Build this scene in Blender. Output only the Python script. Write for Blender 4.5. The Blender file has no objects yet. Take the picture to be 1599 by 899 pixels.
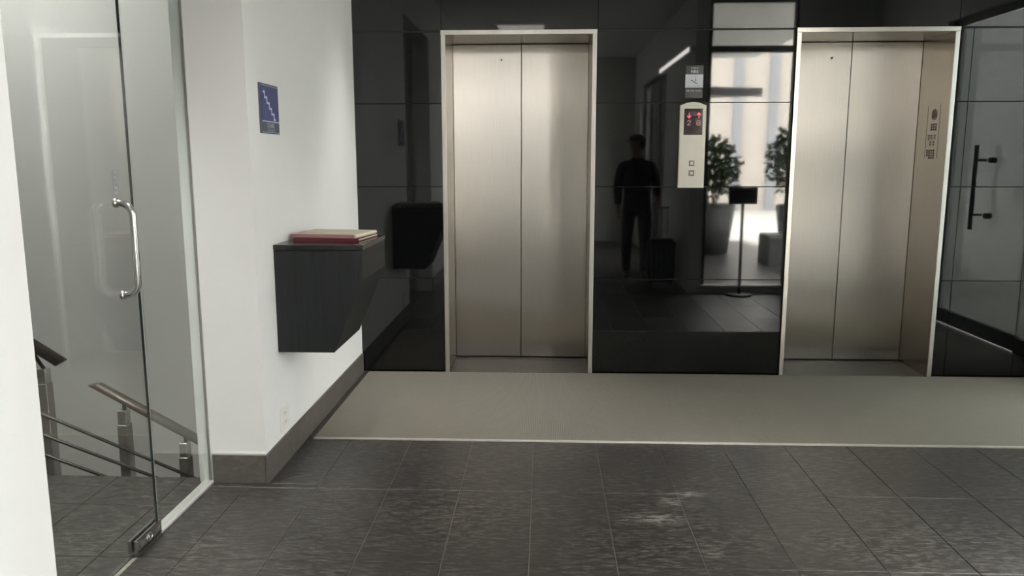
import bpy, bmesh, math, random
from mathutils import Vector, Matrix
random.seed(7)
scene = bpy.context.scene
COL = scene.collection

# ------------------------------------------------------------------ camera
cam_data = bpy.data.cameras.new('camera')
cam_data.sensor_fit = 'HORIZONTAL'
cam_data.sensor_width = 36.0
cam_data.lens = 27.803
cam_data.clip_start = 0.05
cam_data.clip_end = 300
cam = bpy.data.objects.new('camera', cam_data)
COL.objects.link(cam)
CR = Vector((0.99915577, 0.04106861, -0.00105207))
CU = Vector((-0.00555097, 0.16033466, 0.98704710))
CF = Vector((-0.04070534, 0.98620797, -0.16042727))
mw = Matrix.Identity(4)
for i in range(3):
    mw[i][0], mw[i][1], mw[i][2] = CR[i], CU[i], -CF[i]
mw[0][3], mw[1][3], mw[2][3] = 1.253, -5.279, 1.45
cam.matrix_world = mw
scene.camera = cam

# ------------------------------------------------------------------ sky (overcast: brighter towards the zenith)
SKY = 29.0
world = bpy.data.worlds.new('overcast_sky')
scene.world = world
world.use_nodes = True
wn, wl = world.node_tree.nodes, world.node_tree.links
wn.clear()
w_out = wn.new('ShaderNodeOutputWorld')
w_bg = wn.new('ShaderNodeBackground')
w_tc = wn.new('ShaderNodeTexCoord')
w_sep = wn.new('ShaderNodeSeparateXYZ')
w_map = wn.new('ShaderNodeMapRange')
w_map.inputs['From Min'].default_value = 0.0
w_map.inputs['From Max'].default_value = 1.0
w_map.inputs['To Min'].default_value = 1.0
w_map.inputs['To Max'].default_value = 3.0
w_mul = wn.new('ShaderNodeMath'); w_mul.operation = 'MULTIPLY'
w_mul.inputs[1].default_value = SKY
w_bg.inputs['Color'].default_value = (1.0, 0.985, 0.965, 1)
wl.new(w_tc.outputs['Generated'], w_sep.inputs[0])
wl.new(w_sep.outputs['Z'], w_map.inputs['Value'])
wl.new(w_map.outputs['Result'], w_mul.inputs[0])
wl.new(w_mul.outputs[0], w_bg.inputs['Strength'])
wl.new(w_bg.outputs[0], w_out.inputs['Surface'])

# ------------------------------------------------------------------ exposure
scene.view_settings.view_transform = 'Standard'
scene.view_settings.look = 'None'
scene.view_settings.gamma = 1.0
scene.view_settings.use_curve_mapping = False
scene.view_settings.exposure = 0.30
scene.cycles.max_bounces = 12
scene.cycles.diffuse_bounces = 6
scene.cycles.glossy_bounces = 6
scene.cycles.transparent_max_bounces = 16
scene.cycles.sample_clamp_indirect = 6.0
scene.cycles.caustics_reflective = False
scene.cycles.caustics_refractive = False

CEIL = 3.2
FILL_LOBBY = 110.0
FILL_MAT = 150.0
STRIP_GLOW = 4.0
LAMP_END = 2.0
FILL_STAIR = 24.0
FILL_LANDING = 420.0

# ------------------------------------------------------------------ materials
def lin(r, g, b):
    f = lambda c: (c / 255 / 12.92) if c / 255 <= 0.04045 else ((c / 255 + 0.055) / 1.055) ** 2.4
    return (f(r), f(g), f(b), 1)

def mat(name, color, rough=0.5, metal=0.0, noise=0.0, nscale=20.0, stretch=(1, 1, 1), bump=0.0,
        rvar=0.0, emit=None, estr=0.0, ior=None, coord='Object', bdist=0.002):
    m = bpy.data.materials.new(name)
    m.use_nodes = True
    nt = m.node_tree
    b = nt.nodes['Principled BSDF']
    b.inputs['Base Color'].default_value = color
    b.inputs['Roughness'].default_value = rough
    b.inputs['Metallic'].default_value = metal
    if ior: b.inputs['IOR'].default_value = ior
    if emit:
        b.inputs['Emission Color'].default_value = emit
        b.inputs['Emission Strength'].default_value = estr
    if noise or bump or rvar:
        if coord == 'Position':
            tc = nt.nodes.new('ShaderNodeNewGeometry'); src = tc.outputs['Position']
        else:
            tc = nt.nodes.new('ShaderNodeTexCoord'); src = tc.outputs['Object']
        mp = nt.nodes.new('ShaderNodeMapping')
        mp.inputs['Scale'].default_value = stretch
        nz = nt.nodes.new('ShaderNodeTexNoise')
        nz.inputs['Scale'].default_value = nscale
        nz.inputs['Detail'].default_value = 6
        nz.inputs['Roughness'].default_value = 0.6
        nt.links.new(src, mp.inputs[0]); nt.links.new(mp.outputs[0], nz.inputs['Vector'])
        if noise:
            mr = nt.nodes.new('ShaderNodeMapRange')
            mr.inputs['From Min'].default_value = 0.3; mr.inputs['From Max'].default_value = 0.7
            mr.inputs['To Min'].default_value = 1 - noise; mr.inputs['To Max'].default_value = 1 + noise
            vm = nt.nodes.new('ShaderNodeVectorMath'); vm.operation = 'SCALE'
            vm.inputs[0].default_value = color[:3]
            nt.links.new(nz.outputs['Fac'], mr.inputs['Value'])
            nt.links.new(mr.outputs['Result'], vm.inputs['Scale'])
            nt.links.new(vm.outputs[0], b.inputs['Base Color'])
        if rvar:
            mr2 = nt.nodes.new('ShaderNodeMapRange')
            mr2.inputs['From Min'].default_value = 0.3; mr2.inputs['From Max'].default_value = 0.7
            mr2.inputs['To Min'].default_value = rough - rvar; mr2.inputs['To Max'].default_value = rough + rvar
            nt.links.new(nz.outputs['Fac'], mr2.inputs['Value'])
            nt.links.new(mr2.outputs['Result'], b.inputs['Roughness'])
        if bump:
            bp = nt.nodes.new('ShaderNodeBump')
            bp.inputs['Strength'].default_value = bump
            bp.inputs['Distance'].default_value = bdist
            nt.links.new(nz.outputs['Fac'], bp.inputs['Height'])
            nt.links.new(bp.outputs[0], b.inputs['Normal'])
    return m

def brushed(name, color, rough, aniso, tangent, wave=0.0):
    """stainless steel with a vertical hairline finish: it smears reflections along `tangent`"""
    m = bpy.data.materials.new(name); m.use_nodes = True
    nt = m.node_tree; b = nt.nodes['Principled BSDF']
    b.inputs['Metallic'].default_value = 1.0
    b.inputs['Anisotropic'].default_value = aniso
    tv = nt.nodes.new('ShaderNodeCombineXYZ')
    for i in range(3): tv.inputs[i].default_value = tangent[i]
    nt.links.new(tv.outputs[0], b.inputs['Tangent'])
    g = nt.nodes.new('ShaderNodeNewGeometry')
    mp = nt.nodes.new('ShaderNodeMapping'); mp.inputs['Scale'].default_value = (1, 1, 0.012)
    nz = nt.nodes.new('ShaderNodeTexNoise'); nz.inputs['Scale'].default_value = 420; nz.inputs['Detail'].default_value = 3
    nt.links.new(g.outputs['Position'], mp.inputs[0]); nt.links.new(mp.outputs[0], nz.inputs['Vector'])
    mr = nt.nodes.new('ShaderNodeMapRange')
    mr.inputs['From Min'].default_value = 0.3; mr.inputs['From Max'].default_value = 0.7
    mr.inputs['To Min'].default_value = 0.95; mr.inputs['To Max'].default_value = 1.05
    vm = nt.nodes.new('ShaderNodeVectorMath'); vm.operation = 'SCALE'; vm.inputs[0].default_value = color[:3]
    nt.links.new(nz.outputs['Fac'], mr.inputs['Value']); nt.links.new(mr.outputs[0], vm.inputs['Scale'])
    nt.links.new(vm.outputs[0], b.inputs['Base Color'])
    b.inputs['Roughness'].default_value = rough
    if wave:
        n2 = nt.nodes.new('ShaderNodeTexNoise'); n2.inputs['Scale'].default_value = 3.0; n2.inputs['Detail'].default_value = 1
        nt.links.new(g.outputs['Position'], n2.inputs['Vector'])
        bp = nt.nodes.new('ShaderNodeBump'); bp.inputs['Strength'].default_value = wave; bp.inputs['Distance'].default_value = 0.01
        nt.links.new(n2.outputs['Fac'], bp.inputs['Height']); nt.links.new(bp.outputs[0], b.inputs['Normal'])
    return m

def glass(name, tint=(1, 1, 1), ior=1.5, rough=0.0):
    """clear pane: straight-through transparency plus a Fresnel mirror on each face"""
    m = bpy.data.materials.new(name); m.use_nodes = True
    nt = m.node_tree; nt.nodes.clear()
    out = nt.nodes.new('ShaderNodeOutputMaterial')
    tr = nt.nodes.new('ShaderNodeBsdfTransparent'); tr.inputs['Color'].default_value = (*tint, 1)
    gl = nt.nodes.new('ShaderNodeBsdfGlossy'); gl.inputs['Roughness'].default_value = rough
    gl.inputs['Color'].default_value = (0.95, 0.97, 0.96, 1)
    fr = nt.nodes.new('ShaderNodeFresnel')
    ge = nt.nodes.new('ShaderNodeNewGeometry')
    mr = nt.nodes.new('ShaderNodeMapRange')
    mr.inputs['To Min'].default_value = ior; mr.inputs['To Max'].default_value = 1 / ior
    nt.links.new(ge.outputs['Backfacing'], mr.inputs['Value']); nt.links.new(mr.outputs[0], fr.inputs['IOR'])
    mx = nt.nodes.new('ShaderNodeMixShader')
    nt.links.new(fr.outputs[0], mx.inputs[0]); nt.links.new(tr.outputs[0], mx.inputs[1]); nt.links.new(gl.outputs[0], mx.inputs[2])
    nt.links.new(mx.outputs[0], out.inputs['Surface'])
    return m

def slate_mat(name, base, streak, rough=0.42):
    """dark cleft slate: fine slanted streaks that lift the colour and the relief, plus pale scuffs"""
    m = bpy.data.materials.new(name); m.use_nodes = True
    nt = m.node_tree; N = nt.nodes; L = nt.links; b = N['Principled BSDF']
    g = N.new('ShaderNodeNewGeometry')
    def nz(scale, rot, st, detail, dist=0.0):
        mp = N.new('ShaderNodeMapping'); mp.inputs['Rotation'].default_value = (0, 0, rot); mp.inputs['Scale'].default_value = st
        n = N.new('ShaderNodeTexNoise'); n.inputs['Scale'].default_value = scale; n.inputs['Detail'].default_value = detail
        n.inputs['Distortion'].default_value = dist; n.inputs['Roughness'].default_value = 0.62
        L.new(g.outputs['Position'], mp.inputs[0]); L.new(mp.outputs[0], n.inputs['Vector']); return n
    fine = nz(34, math.radians(-18), (0.55, 2.3, 1), 7, 0.6)
    patch = nz(2.2, 0.4, (1, 1, 1), 3)
    ramp = N.new('ShaderNodeMapRange'); ramp.inputs['From Min'].default_value = 0.47; ramp.inputs['From Max'].default_value = 0.72
    L.new(fine.outputs['Fac'], ramp.inputs['Value'])
    pm = N.new('ShaderNodeMapRange'); pm.inputs['From Min'].default_value = 0.3; pm.inputs['From Max'].default_value = 0.7
    pm.inputs['To Min'].default_value = 0.25; pm.inputs['To Max'].default_value = 0.9
    L.new(patch.outputs['Fac'], pm.inputs['Value'])
    mul = N.new('ShaderNodeMath'); mul.operation = 'MULTIPLY'; L.new(ramp.outputs[0], mul.inputs[0]); L.new(pm.outputs[0], mul.inputs[1])
    mix = N.new('ShaderNodeMix'); mix.data_type = 'RGBA'
    mix.inputs[6].default_value = base; mix.inputs[7].default_value = streak
    L.new(mul.outputs[0], mix.inputs[0])
    # pale scuff marks worn into the tiles beside the mat
    col = mix.outputs[2]
    for (sx, sy, rx, ry, amt) in ((1.90, -1.97, 0.10, 0.045, 1.0), (1.81, -2.05, 0.06, 0.06, 0.9), (1.70, -2.22, 0.18, 0.07, 0.9), (1.885, -2.50, 0.05, 0.05, 0.6)):
        sub = N.new('ShaderNodeVectorMath'); sub.operation = 'SUBTRACT'; sub.inputs[1].default_value = (sx, sy, 0)
        L.new(g.outputs['Position'], sub.inputs[0])
        sc = N.new('ShaderNodeVectorMath'); sc.operation = 'MULTIPLY'; sc.inputs[1].default_value = (1 / rx, 1 / ry, 0)
        L.new(sub.outputs[0], sc.inputs[0])
        ln = N.new('ShaderNodeVectorMath'); ln.operation = 'LENGTH'; L.new(sc.outputs[0], ln.inputs[0])
        fo = N.new('ShaderNodeMapRange'); fo.inputs['From Min'].default_value = 1.0; fo.inputs['From Max'].default_value = 0.2
        fo.inputs['To Min'].default_value = 0; fo.inputs['To Max'].default_value = amt
        L.new(ln.outputs['Value'], fo.inputs['Value'])
        r2 = N.new('ShaderNodeMapRange'); r2.inputs['From Min'].default_value = 0.42; r2.inputs['From Max'].default_value = 0.66
        L.new(fine.outputs['Fac'], r2.inputs['Value'])
        m2 = N.new('ShaderNodeMath'); m2.operation = 'MULTIPLY'; L.new(fo.outputs[0], m2.inputs[0]); L.new(r2.outputs[0], m2.inputs[1])
        mx = N.new('ShaderNodeMix'); mx.data_type = 'RGBA'; mx.inputs[7].default_value = lin(150, 146, 140)
        L.new(m2.outputs[0], mx.inputs[0]); L.new(col, mx.inputs[6]); col = mx.outputs[2]
    L.new(col, b.inputs['Base Color'])
    b.inputs['Roughness'].default_value = rough
    bp = N.new('ShaderNodeBump'); bp.inputs['Strength'].default_value = 0.35; bp.inputs['Distance'].default_value = 0.0025
    b.inputs['IOR'].default_value = 1.58
    L.new(fine.outputs['Fac'], bp.inputs['Height']); L.new(bp.outputs[0], b.inputs['Normal'])
    return m

def carpet_mat(name, color):
    m = mat(name, color, 0.9)
    m.node_tree.nodes['Principled BSDF'].inputs['Specular IOR Level'].default_value = 0.15
    nt = m.node_tree; N = nt.nodes; L = nt.links; b = N['Principled BSDF']
    g = N.new('ShaderNodeNewGeometry')
    wv = N.new('ShaderNodeTexWave'); wv.wave_type = 'BANDS'; wv.bands_direction = 'X'; wv.inputs['Scale'].default_value = 32
    wv.inputs['Distortion'].default_value = 0.6; wv.inputs['Detail'].default_value = 2
    L.new(g.outputs['Position'], wv.inputs['Vector'])
    mp = N.new('ShaderNodeMapping'); mp.inputs['Scale'].default_value = (1, 6, 1)
    nz = N.new('ShaderNodeTexNoise'); nz.inputs['Scale'].default_value = 22; nz.inputs['Detail'].default_value = 5
    L.new(g.outputs['Position'], mp.inputs[0]); L.new(mp.outputs[0], nz.inputs['Vector'])
    ad = N.new('ShaderNodeMath'); ad.operation = 'ADD'; L.new(wv.outputs['Fac'], ad.inputs[0]); L.new(nz.outputs['Fac'], ad.inputs[1])
    mr = N.new('ShaderNodeMapRange'); mr.inputs['From Max'].default_value = 2; mr.inputs['To Min'].default_value = 0.82; mr.inputs['To Max'].default_value = 1.18
    L.new(ad.outputs[0], mr.inputs['Value'])
    vm = N.new('ShaderNodeVectorMath'); vm.operation = 'SCALE'; vm.inputs[0].default_value = color[:3]
    L.new(mr.outputs[0], vm.inputs['Scale']); L.new(vm.outputs[0], b.inputs['Base Color'])
    bp = N.new('ShaderNodeBump'); bp.inputs['Strength'].default_value = 0.4; bp.inputs['Distance'].default_value = 0.003
    L.new(ad.outputs[0], bp.inputs['Height']); L.new(bp.outputs[0], b.inputs['Normal'])
    return m

M = {}
M['paint'] = mat('white_wall_paint', (0.86, 0.86, 0.85, 1), 0.55, noise=0.015, nscale=3, bump=0.05, coord='Position', bdist=0.001)
M['endpaint'] = mat('grey_wall_paint', (0.58, 0.575, 0.55, 1), 0.6, noise=0.02, nscale=3, coord='Position')
M['ceil'] = mat('ceiling_paint', (0.72, 0.72, 0.71, 1), 0.8, noise=0.02, nscale=4, coord='Position')
M['stairpaint'] = mat('stair_hall_paint', (0.66, 0.655, 0.635, 1), 0.6, noise=0.02, nscale=3, coord='Position')
M['granite'] = mat('polished_black_granite', (0.0026, 0.0028, 0.0028, 1), 0.03, noise=0.5, nscale=180, ior=1.52, coord='Position')
M['joint'] = mat('granite_joint_sealant', (0.012, 0.012, 0.012, 1), 0.6, noise=0.2, nscale=40, coord='Position')
M['steel'] = brushed('brushed_steel_door', (0.49, 0.46, 0.425, 1), 0.28, 1.0, (1, 0, 0), 0.10)
M['steel_side'] = brushed('brushed_steel_reveal', (0.52, 0.475, 0.42, 1), 0.26, 0.8, (0, 1, 0))
M['steel_frame'] = brushed('satin_steel_frame', (0.72, 0.70, 0.66, 1), 0.30, 0.0, (1, 0, 0))
M['chrome'] = mat('polished_steel', (0.74, 0.74, 0.73, 1), 0.16, 1.0, rvar=0.04, nscale=60)
M['satin'] = mat('satin_steel', (0.60, 0.59, 0.57, 1), 0.30, 1.0, rvar=0.05, nscale=60)
M['alu'] = mat('aluminium_channel', (0.66, 0.66, 0.64, 1), 0.45, 0.6, noise=0.05, nscale=50)
M['dark'] = mat('dark_gap', (0.01, 0.01, 0.01, 1), 0.6, noise=0.1, nscale=30)
M['sill'] = mat('dark_metal_sill', (0.10, 0.095, 0.088, 1), 0.38, 0.7, noise=0.1, nscale=40, coord='Position')
M['stone_sill'] = slate_mat('dark_stone_threshold', lin(62, 58, 53), lin(84, 80, 75), 0.5)
M['tile'] = slate_mat('dark_slate_tile', lin(48, 45, 43), lin(126, 122, 117), 0.36)
M['grout'] = mat('grey_tile_grout', lin(130, 127, 121), 0.85, noise=0.1, nscale=80, coord='Position')
M['skirting'] = slate_mat('slate_skirting', lin(84, 80, 76), lin(120, 116, 110), 0.5)
M['caulk'] = mat('pale_caulk', lin(176, 174, 168), 0.7, noise=0.06, nscale=60, coord='Position')
M['carpet'] = carpet_mat('grey_ribbed_mat', lin(124, 120, 111))
M['carpet_edge'] = mat('pale_mat_edge', lin(168, 164, 156), 0.7, noise=0.06, nscale=60, coord='Position')
M['glass'] = glass('clear_glass', (0.93, 0.955, 0.945))
M['winglass'] = glass('window_glass', (0.97, 0.98, 0.975))
M['tintglass'] = glass('teal_tinted_glass', (0.235, 0.248, 0.242))
M['edge_light'] = mat('pale_glass_edge', (0.50, 0.56, 0.53, 1), 0.3, noise=0.05, nscale=30)
M['glassedge'] = mat('dark_glass_edge', (0.035, 0.045, 0.042, 1), 0.3, noise=0.05, nscale=30)
M['frame'] = mat('dark_window_frame', (0.05, 0.05, 0.052, 1), 0.4, 0.5, noise=0.05, nscale=30)
M['box'] = mat('charcoal_woodgrain_laminate', lin(29, 31, 32), 0.45, noise=0.34, nscale=26, stretch=(3, 3, 0.10), bump=0.15, coord='Position', bdist=0.001)
M['box'].node_tree.nodes['Principled BSDF'].inputs['Specular IOR Level'].default_value = 0.3
M['lid'] = mat('glossy_charcoal_lid', lin(34, 34, 34), 0.10, noise=0.1, nscale=30, coord='Position')
M['maroon'] = mat('maroon_book_cloth', lin(84, 26, 36), 0.5, noise=0.1, nscale=90)
M['paper'] = mat('cream_paper', lin(214, 208, 188), 0.8, noise=0.04, nscale=60, stretch=(1, 1, 12))
M['spine'] = mat('dusty_rose_spine', lin(150, 112, 112), 0.6, noise=0.1, nscale=40)
M['cover'] = mat('faded_rose_cover', lin(204, 197, 180), 0.6, noise=0.08, nscale=9)
M['navy'] = mat('navy_sign_face', lin(30, 44, 104), 0.35, noise=0.05, nscale=40)
M['signbody'] = mat('slate_grey_sign_body', lin(62, 70, 84), 0.4, noise=0.05, nscale=40)
M['signwhite'] = mat('white_sign_print', lin(222, 226, 238), 0.45, noise=0.02, nscale=40)
M['signgrey'] = mat('pale_grey_sign_print', lin(170, 178, 192), 0.45, noise=0.02, nscale=40)
M['plastic'] = mat('white_plastic', lin(232, 231, 226), 0.35, noise=0.02, nscale=20)
M['panelsteel'] = mat('pale_panel_plate', lin(206, 202, 192), 0.38, 0.25, noise=0.04, nscale=8, stretch=(1, 1, 0.2))
M['display'] = mat('dark_red_display', (0.018, 0.006, 0.007, 1), 0.12, noise=0.1, nscale=30)
M['led'] = mat('red_led', (0.3, 0.02, 0.04, 1), 0.4, emit=(1.0, 0.11, 0.18, 1), estr=0.75, noise=0.01)
M['led2'] = mat('pink_led', (0.3, 0.1, 0.12, 1), 0.4, emit=(1.0, 0.40, 0.46, 1), estr=0.5, noise=0.01)
M['button'] = mat('smoked_button', lin(92, 92, 84), 0.3, 0.4, noise=0.05, nscale=40)
M['notice'] = mat('black_notice', lin(34, 36, 37), 0.45, noise=0.05, nscale=40)
M['engrave'] = mat('dark_red_engraving', lin(74, 48, 38), 0.6, noise=0.1, nscale=60)
M['rail'] = mat('brown_handrail', lin(64, 55, 50), 0.38, 0.2, noise=0.08, nscale=30)
M['post'] = mat('steel_post', (0.40, 0.375, 0.35, 1), 0.34, 0.9, noise=0.06, nscale=50)
M['bar'] = mat('dark_steel_bar', (0.055, 0.048, 0.045, 1), 0.4, 0.4, noise=0.05, nscale=50)
M['step'] = slate_mat('slate_step', lin(66, 63, 60), lin(110, 106, 100), 0.5)
M['lamp_strip'] = mat('strip_lamp_diffuser', (0.9, 0.9, 0.88, 1), 0.5, emit=(1, 0.96, 0.90, 1), estr=7.0, noise=0.01)
M['lamp'] = mat('fill_lamp_diffuser', (0.9, 0.9, 0.88, 1), 0.5, emit=(1, 0.96, 0.90, 1), estr=9.0, noise=0.01)
M['lamp_panel'] = mat('panel_lamp_diffuser', (0.9, 0.9, 0.88, 1), 0.5, emit=(1, 0.97, 0.92, 1), estr=3.5, noise=0.01)
M['glow_dim'] = mat('dim_glow_diffuser', (0.9, 0.9, 0.88, 1), 0.5, emit=(1, 0.96, 0.90, 1), estr=1.6, noise=0.01)
M['skin'] = mat('skin', lin(176, 128, 102), 0.5, noise=0.06, nscale=30)
M['jacket'] = mat('dark_jacket_cloth', lin(38, 39, 42), 0.85, noise=0.15, nscale=60)
M['trousers'] = mat('charcoal_trouser_cloth', lin(34, 34, 37), 0.85, noise=0.15, nscale=70)
M['shoe'] = mat('black_shoe_leather', lin(24, 23, 22), 0.4, noise=0.1, nscale=50)
M['cap'] = mat('black_cap_cloth', lin(27, 27, 30), 0.85, noise=0.12, nscale=80)
M['hair'] = mat('dark_hair', lin(26, 21, 18), 0.6, noise=0.2, nscale=120)
M['eyewhite'] = mat('eye', lin(226, 222, 214), 0.2, noise=0.02)
M['case'] = mat('black_suitcase_shell', lin(25, 25, 27), 0.4, noise=0.1, nscale=80)
M['rubber'] = mat('black_rubber', lin(20, 20, 20), 0.7, noise=0.1, nscale=60)
M['leaf'] = mat('dark_green_leaf', lin(48, 66, 40), 0.55, noise=0.3, nscale=6)
M['bark'] = mat('bark', lin(74, 62, 50), 0.85, noise=0.2, nscale=30)
M['soil'] = mat('soil', lin(50, 42, 34), 0.95, noise=0.2, nscale=40)
M['planter'] = mat('dark_planter', lin(62, 62, 60), 0.6, noise=0.1, nscale=20)
M['paving'] = mat('pale_paving', lin(176, 174, 168), 0.8, noise=0.08, nscale=4, coord='Position')
M['facade'] = mat('pale_pink_render', lin(186, 178, 169), 0.8, noise=0.05, nscale=2, coord='Position')
M['facade_trim'] = mat('grey_blue_trim', lin(146, 148, 152), 0.8, noise=0.04, nscale=3, coord='Position')
M['canopy'] = mat('dark_canopy', lin(44, 46, 48), 0.7, noise=0.1, nscale=8)

# ------------------------------------------------------------------ helpers
def box(bm, x0, x1, y0, y1, z0, z1, bev=0.0):
    vs = [bm.verts.new(p) for p in ((x0, y0, z0), (x1, y0, z0), (x1, y1, z0), (x0, y1, z0),
                                    (x0, y0, z1), (x1, y0, z1), (x1, y1, z1), (x0, y1, z1))]
    fs = [bm.faces.new([vs[i] for i in f]) for f in ((0, 3, 2, 1), (4, 5, 6, 7), (0, 1, 5, 4), (1, 2, 6, 5), (2, 3, 7, 6), (3, 0, 4, 7))]
    if bev > 0:
        es = list({e for f in fs for e in f.edges})
        bmesh.ops.bevel(bm, geom=es, offset=bev, segments=1, affect='EDGES', clamp_overlap=True)
    return bm

def prism(bm, pts, axis, a, b):
    """extrude a closed 2-D outline along axis ('x','y','z') from a to b"""
    def p3(p, t):
        return {'x': (t, p[0], p[1]), 'y': (p[0], t, p[1]), 'z': (p[0], p[1], t)}[axis]
    v0 = [bm.verts.new(p3(p, a)) for p in pts]
    v1 = [bm.verts.new(p3(p, b)) for p in pts]
    n = len(pts)
    fs = [bm.faces.new(v0), bm.faces.new(v1)]
    for i in range(n):
        fs.append(bm.faces.new((v0[i], v0[(i + 1) % n], v1[(i + 1) % n], v1[i])))
    bmesh.ops.recalc_face_normals(bm, faces=fs)
    return bm

def tube(bm, pts, r, seg=12, cap=True, ry=None):
    """sweep a round (or oval) section along a polyline"""
    pts = [Vector(p) for p in pts]
    rings = []
    ref = None
    for i, p in enumerate(pts):
        t = (pts[min(i + 1, len(pts) - 1)] - pts[max(i - 1, 0)]).normalized()
        if ref is None:
            ref = Vector((0, 0, 1)) if abs(t.z) < 0.9 else Vector((1, 0, 0))
        u = (ref - t * ref.dot(t)).normalized()
        v = t.cross(u)
        ref = u
        rr = r[i] if isinstance(r, (list, tuple)) else r
        r2 = rr if ry is None else ry
        rings.append([bm.verts.new(p + u * rr * math.cos(2 * math.pi * k / seg) + v * r2 * math.sin(2 * math.pi * k / seg)) for k in range(seg)])
    fs = []
    for a, b in zip(rings, rings[1:]):
        for k in range(seg):
            f = bm.faces.new((a[k], a[(k + 1) % seg], b[(k + 1) % seg], b[k])); f.smooth = True; fs.append(f)
    if cap:
        fs.append(bm.faces.new(rings[0])); fs.append(bm.faces.new(rings[-1]))
    bmesh.ops.recalc_face_normals(bm, faces=fs)
    return bm

def disc(bm, c, axis, r, h, seg=20, r2=None):
    c = Vector(c); a = Vector(axis).normalized()
    return tube(bm, [c, c + a * h], [r, r if r2 is None else r2], seg)

ORIG = {}
def wloc(o):
    return ORIG.get(o.name, Vector((0, 0, 0)))

def obj(name, bm, m, parent=None, origin=None, label=None, cat=None, group=None, kind=None):
    """link a bmesh authored in world coordinates as ONE mesh object"""
    base = wloc(parent) if parent else Vector(origin or (0, 0, 0))
    me = bpy.data.meshes.new(name)
    if base.length > 0:
        bmesh.ops.translate(bm, verts=bm.verts, vec=-base)
    bm.to_mesh(me); bm.free()
    me.materials.append(m if not isinstance(m, str) else M[m])
    o = bpy.data.objects.new(name, me); COL.objects.link(o)
    if parent:
        o.parent = parent
    else:
        o.location = base
    ORIG[o.name] = base
    tag(o, label, cat, group, kind)
    return o

def tag(o, label=None, cat=None, group=None, kind=None):
    if label: o['label'] = label
    if cat: o['category'] = cat
    if group: o['group'] = group
    if kind: o['kind'] = kind
    return o

def thing(name, label, cat, loc, group=None, kind=None):
    o = bpy.data.objects.new(name, None); COL.objects.link(o)
    o.empty_display_size = 0.1
    o.location = loc; ORIG[o.name] = Vector(loc)
    return tag(o, label, cat, group, kind)

def bx(name, dims, m, parent=None, bev=0.0, **k):
    bm = bmesh.new(); box(bm, *dims, bev=bev)
    return obj(name, bm, m, parent, **k)

def text_bm(body, width, height, origin, right, up, normal, thick=0.0008, align='CENTER', maxw=True):
    """lettering as real, slightly raised mesh, fitted to width x height, centred on origin"""
    cu = bpy.data.curves.new('lettering', 'FONT'); cu.body = body; cu.size = 1; cu.extrude = 0.5
    cu.resolution_u = 2
    cu.align_x = align; cu.align_y = 'CENTER'
    to = bpy.data.objects.new('lettering_source', cu); COL.objects.link(to)
    dg = bpy.context.evaluated_depsgraph_get(); dg.update()
    me = bpy.data.meshes.new_from_object(to.evaluated_get(dg))
    bpy.data.objects.remove(to); bpy.data.curves.remove(cu)
    xs = [v.co.x for v in me.vertices]; ys = [v.co.y for v in me.vertices]
    cx, cy = (min(xs) + max(xs)) / 2, (min(ys) + max(ys)) / 2
    sx, sy = width / (max(xs) - min(xs)), height / (max(ys) - min(ys))
    right, up, normal, origin = Vector(right), Vector(up), Vector(normal), Vector(origin)
    bm = bmesh.new(); bm.from_mesh(me)
    for v in bm.verts:
        x, y, z = (v.co.x - cx) * sx, (v.co.y - cy) * sy, v.co.z + 0.5
        v.co = origin + right * x + up * y + normal * (z * thick)
    bpy.data.meshes.remove(me)
    return bm

# ================================================================== SETTING
S = 'structure'
# ---- floor: grout bed with slate tiles laid on a 0.32 x 0.64 grid
floor = bmesh.new()
box(floor, -0.31, 4.9, -9.2, 0.5, -0.20, -0.004)
box(floor, -3.0, -0.31, -9.2, -1.87, -0.20, -0.004)
floor = obj('floor', floor, 'grout', kind=S, label='dark slate tiled floor of the lift lobby and stair landing', cat='floor')
TX0, TW, TL = 0.244, 0.3195, 0.64
GAP = 0.0016
tile_me = {}
def tile(x0, x1, y0, y1, name='tile', m='tile'):
    key = (round(x1 - x0, 3), round(y1 - y0, 3), m)
    if key not in tile_me:
        bm = bmesh.new(); w, l = x1 - x0 - 2 * GAP, y1 - y0 - 2 * GAP
        box(bm, -w / 2, w / 2, -l / 2, l / 2, -0.012, 0.0, bev=0.0012)
        me = bpy.data.meshes.new(name); bm.to_mesh(me); bm.free(); me.materials.append(M[m]); tile_me[key] = me
    o = bpy.data.objects.new(name, tile_me[key]); COL.objects.link(o)
    o.parent = floor
    o.location = ((x0 + x1) / 2, (y0 + y1) / 2, random.uniform(-0.0004, 0.0))
    return o
ylines = [-1.97 + TL * k for k in range(-3, 2)]            # -3.89 ... -1.33
far_rest = bmesh.new()
xs = [TX0 + TW * k for k in range(-9, 15)]
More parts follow.
